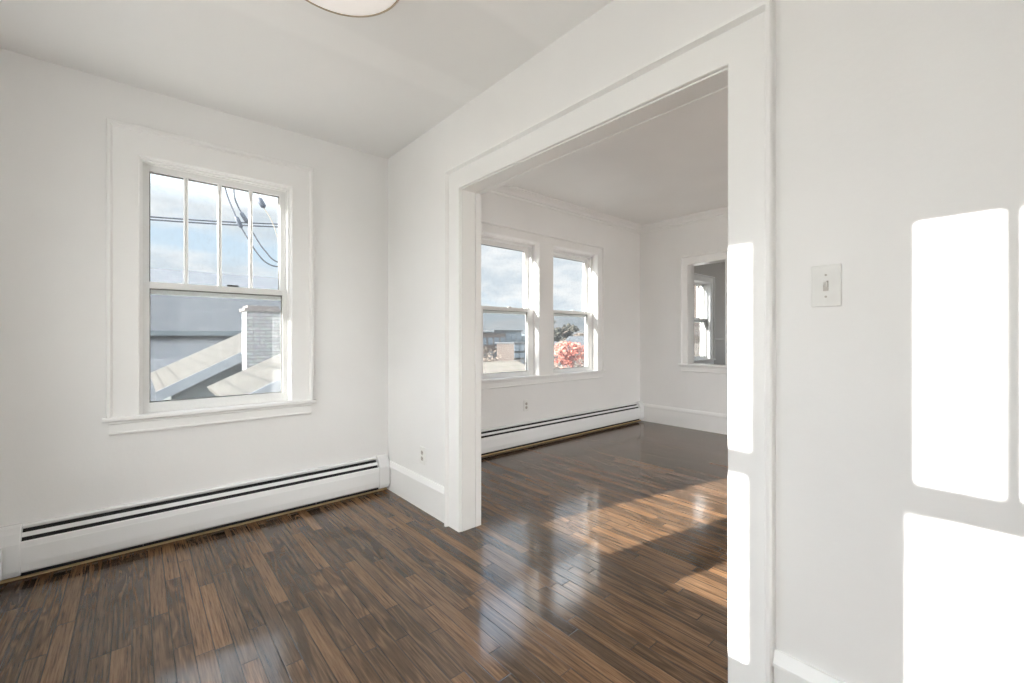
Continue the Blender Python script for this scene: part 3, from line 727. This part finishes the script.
# ------------------------------------------------------------------ outside the far room: town and trees
def leafmat(name, c1, c2):
    m, b = newmat(name); oi = N('ShaderNodeNewGeometry')
    L(RAMP(NOISE(oi.outputs['Position'], 3.0, 3), [(.35, tuple(v * .6 for v in c1)), (.65, tuple(v * .6 for v in c2))]), b.inputs['Base Color']); b.inputs['Roughness'].default_value = .8
    return m
LRED = leafmat('red_leaves', (.72, .18, .12), (.90, .42, .32)); LBRN = leafmat('brown_twigs', (.20, .155, .12), (.30, .24, .19)); LGRN = leafmat('dark_green_leaves', (.055, .06, .04), (.13, .11, .08))
BARK = plain('bark', (.16, .13, .11), .9)
def tree(name, x, y, zc, rx, rz, n, size, lm, label, twig=False):
    r = empty(name, (x, y, GZ), label=label, cat='tree')
    bm = BM(); tube(bm, [(x, y, GZ), (x + .1, y, (GZ + zc) / 2), (x, y, zc)], [rx * .11, rx * .08, rx * .05], 8)
    for k in range(7):
        a = k * 2.4; q = Vector((x + rx * .7 * math.cos(a), y + rx * .7 * math.sin(a), zc + rz * (.2 + .1 * (k % 4))))
        tube(bm, [(x, y, zc - rz * .5 + k * rz * .1), (Vector((x, y, zc)) + q) / 2, q], [rx * .04, rx * .025, rx * .01], 6)
    obj('trunk', bm, BARK, r)
    bm = BM()
    clumps = [(Vector((random.gauss(0, .45), random.gauss(0, .45), random.gauss(0, .45))), random.uniform(.25, .5)) for _ in range(14)]
    for k in range(n):
        c, s_ = random.choice(clumps)
        v = Vector((random.gauss(0, 1), random.gauss(0, 1), random.gauss(0, 1))); v = c + v.normalized() * s_ * random.random() ** .4
        if v.length > 1.15: v = v.normalized() * 1.15
        p = Vector((x + v.x * rx, y + v.y * rx, zc + v.z * rz))
        a = Vector((random.gauss(0, 1), random.gauss(0, 1), random.gauss(0, 1))).normalized(); b_ = a.orthogonal().normalized(); s2 = size * random.uniform(.6, 1.3)
        bm.faces.new([bm.verts.new(p + q) for q in (a * s2, b_ * s2 * (.4 if twig else .7), -a * s2, -b_ * s2 * (.4 if twig else .7))])
    obj('foliage', bm, lm, r); return r
tree('tree', 16.9, 21.2, -1.6, 1.5, 1.5, 1500, .10, LBRN, 'brown bare tree at the left edge of the left window of the pair', twig=True)
tree('tree', 20.7, 22.4, -1.9, 1.5, 1.5, 1500, .10, LBRN, 'nearest brown bare tree at the right side of the left window', twig=True)
tree('red_tree', 18.3, 16, -.95, 1.9, 1.6, 2600, .10, LRED, 'red leaved tree outside the right window of the pair')
for k, (x, y, zc, rx, rz, lm, lb) in enumerate([
    (19.3, 25.6, -1.9, 2.0, 1.9, LBRN, 'brown bare tree low behind the left window of the pair, leftmost'),
    (24.9, 31.2, -2.0, 2.2, 2.1, LBRN, 'brown bare tree low behind the left window, beside the brick house'),
    (24.9, 25.4, -2.2, 2.0, 2.0, LBRN, 'brown bare tree behind the right edge of the left window'),
    (33, 28.5, -1.7, 2.8, 2.2, LBRN, 'brown bare tree behind the red tree'),
    (61, 56.5, 1.4, 3.6, 2.3, LGRN, 'dark round tree on the skyline, left of the white house'),
    (68.5, 50, 1.0, 4.0, 2.4, LGRN, 'dark broad tree on the skyline, right of the white house'),
    (77, 63, .2, 5.0, 2.0, LBRN, 'brown tree on the skyline at the right')]):
    tree('tree', x, y, zc, rx, rz, 2200, .09 * (y / 16), lm, lb, twig=(lm is LBRN))
block('town_building', 42, 47.3, 56, 64, 1.7, BRICKR, DKROOF, 'low brick block at the left edge of the town view', 2, 4)
block('town_building', 48, 54.5, 60, 68, 2.1, BLUEG, DKROOF, 'blue-grey block in the middle of the town view', 3, 5)
block('town_building', 40.5, 42.3, 46, 50, .1, BRICKR, DKROOF, 'brick tower block in front of the blue-grey block', 3, 2)
block('town_building', 58, 63.5, 62, 68, 1.7, BLUEG, DKROOF, 'grey block at the right of the town view', 2, 4)
block('town_building', 44.6, 50.5, 50, 55, -.7, BRICKR, DKROOF, 'low brick row below the grey block', 1, 5)
gable_y('town_house', 55.5, 60.0, 57.7, 46, 51, -.4, 1.2, WHITE, DKROOF, WHITE, 'white gabled house between the two dark skyline trees')
gable_y('town_house', 50.8, 55.4, 53.1, 47, 53, -1.3, .3, BLUEG, DKROOF, WHITE, 'grey gabled house left of the white house', windows=((52.2, -2.7, .7, 1), (54, -2.7, .7, 1)))
gable_y('town_house', 48, 56, 52, 41, 46, -2.0, -.5, BLUEG, DKROOF, WHITE, 'long grey house with small windows in front of the white house', windows=((50, -3.4, .8, .9), (52, -3.4, .8, .9), (54, -3.4, .8, .9)))
tree('tree', -14, 7.6, 5.6, 3.4, 1.7, 380, .05, LBRN, 'thin bare tree west of the house', twig=False)
# low beige roof under the left window of the pair
r = empty('garage', (10, 13, GZ), label='low garage with a beige shingled roof below the left window of the pair', cat='garage')
bm = BM(); quad_slab(bm, [(7.6, 10.6, -.75), (12.2, 10.6, -.75), (11.7, 13.2, .16), (7.6, 13.2, .16)]); obj('roof', bm, BEIGE2, r)
bm = BM(); box(bm, (7.8, 10.9, GZ), (11.9, 13.1, -.75)); obj('wall', bm, WHITE, r)
# tan brick neighbour outside the window of the room beyond
block('brick_neighbor', 14.6, 28, 9, 10.2, 5.0, BRICKT, DKROOF, 'tan brick house wall seen through the window of the room beyond', 0, 0, 'house')
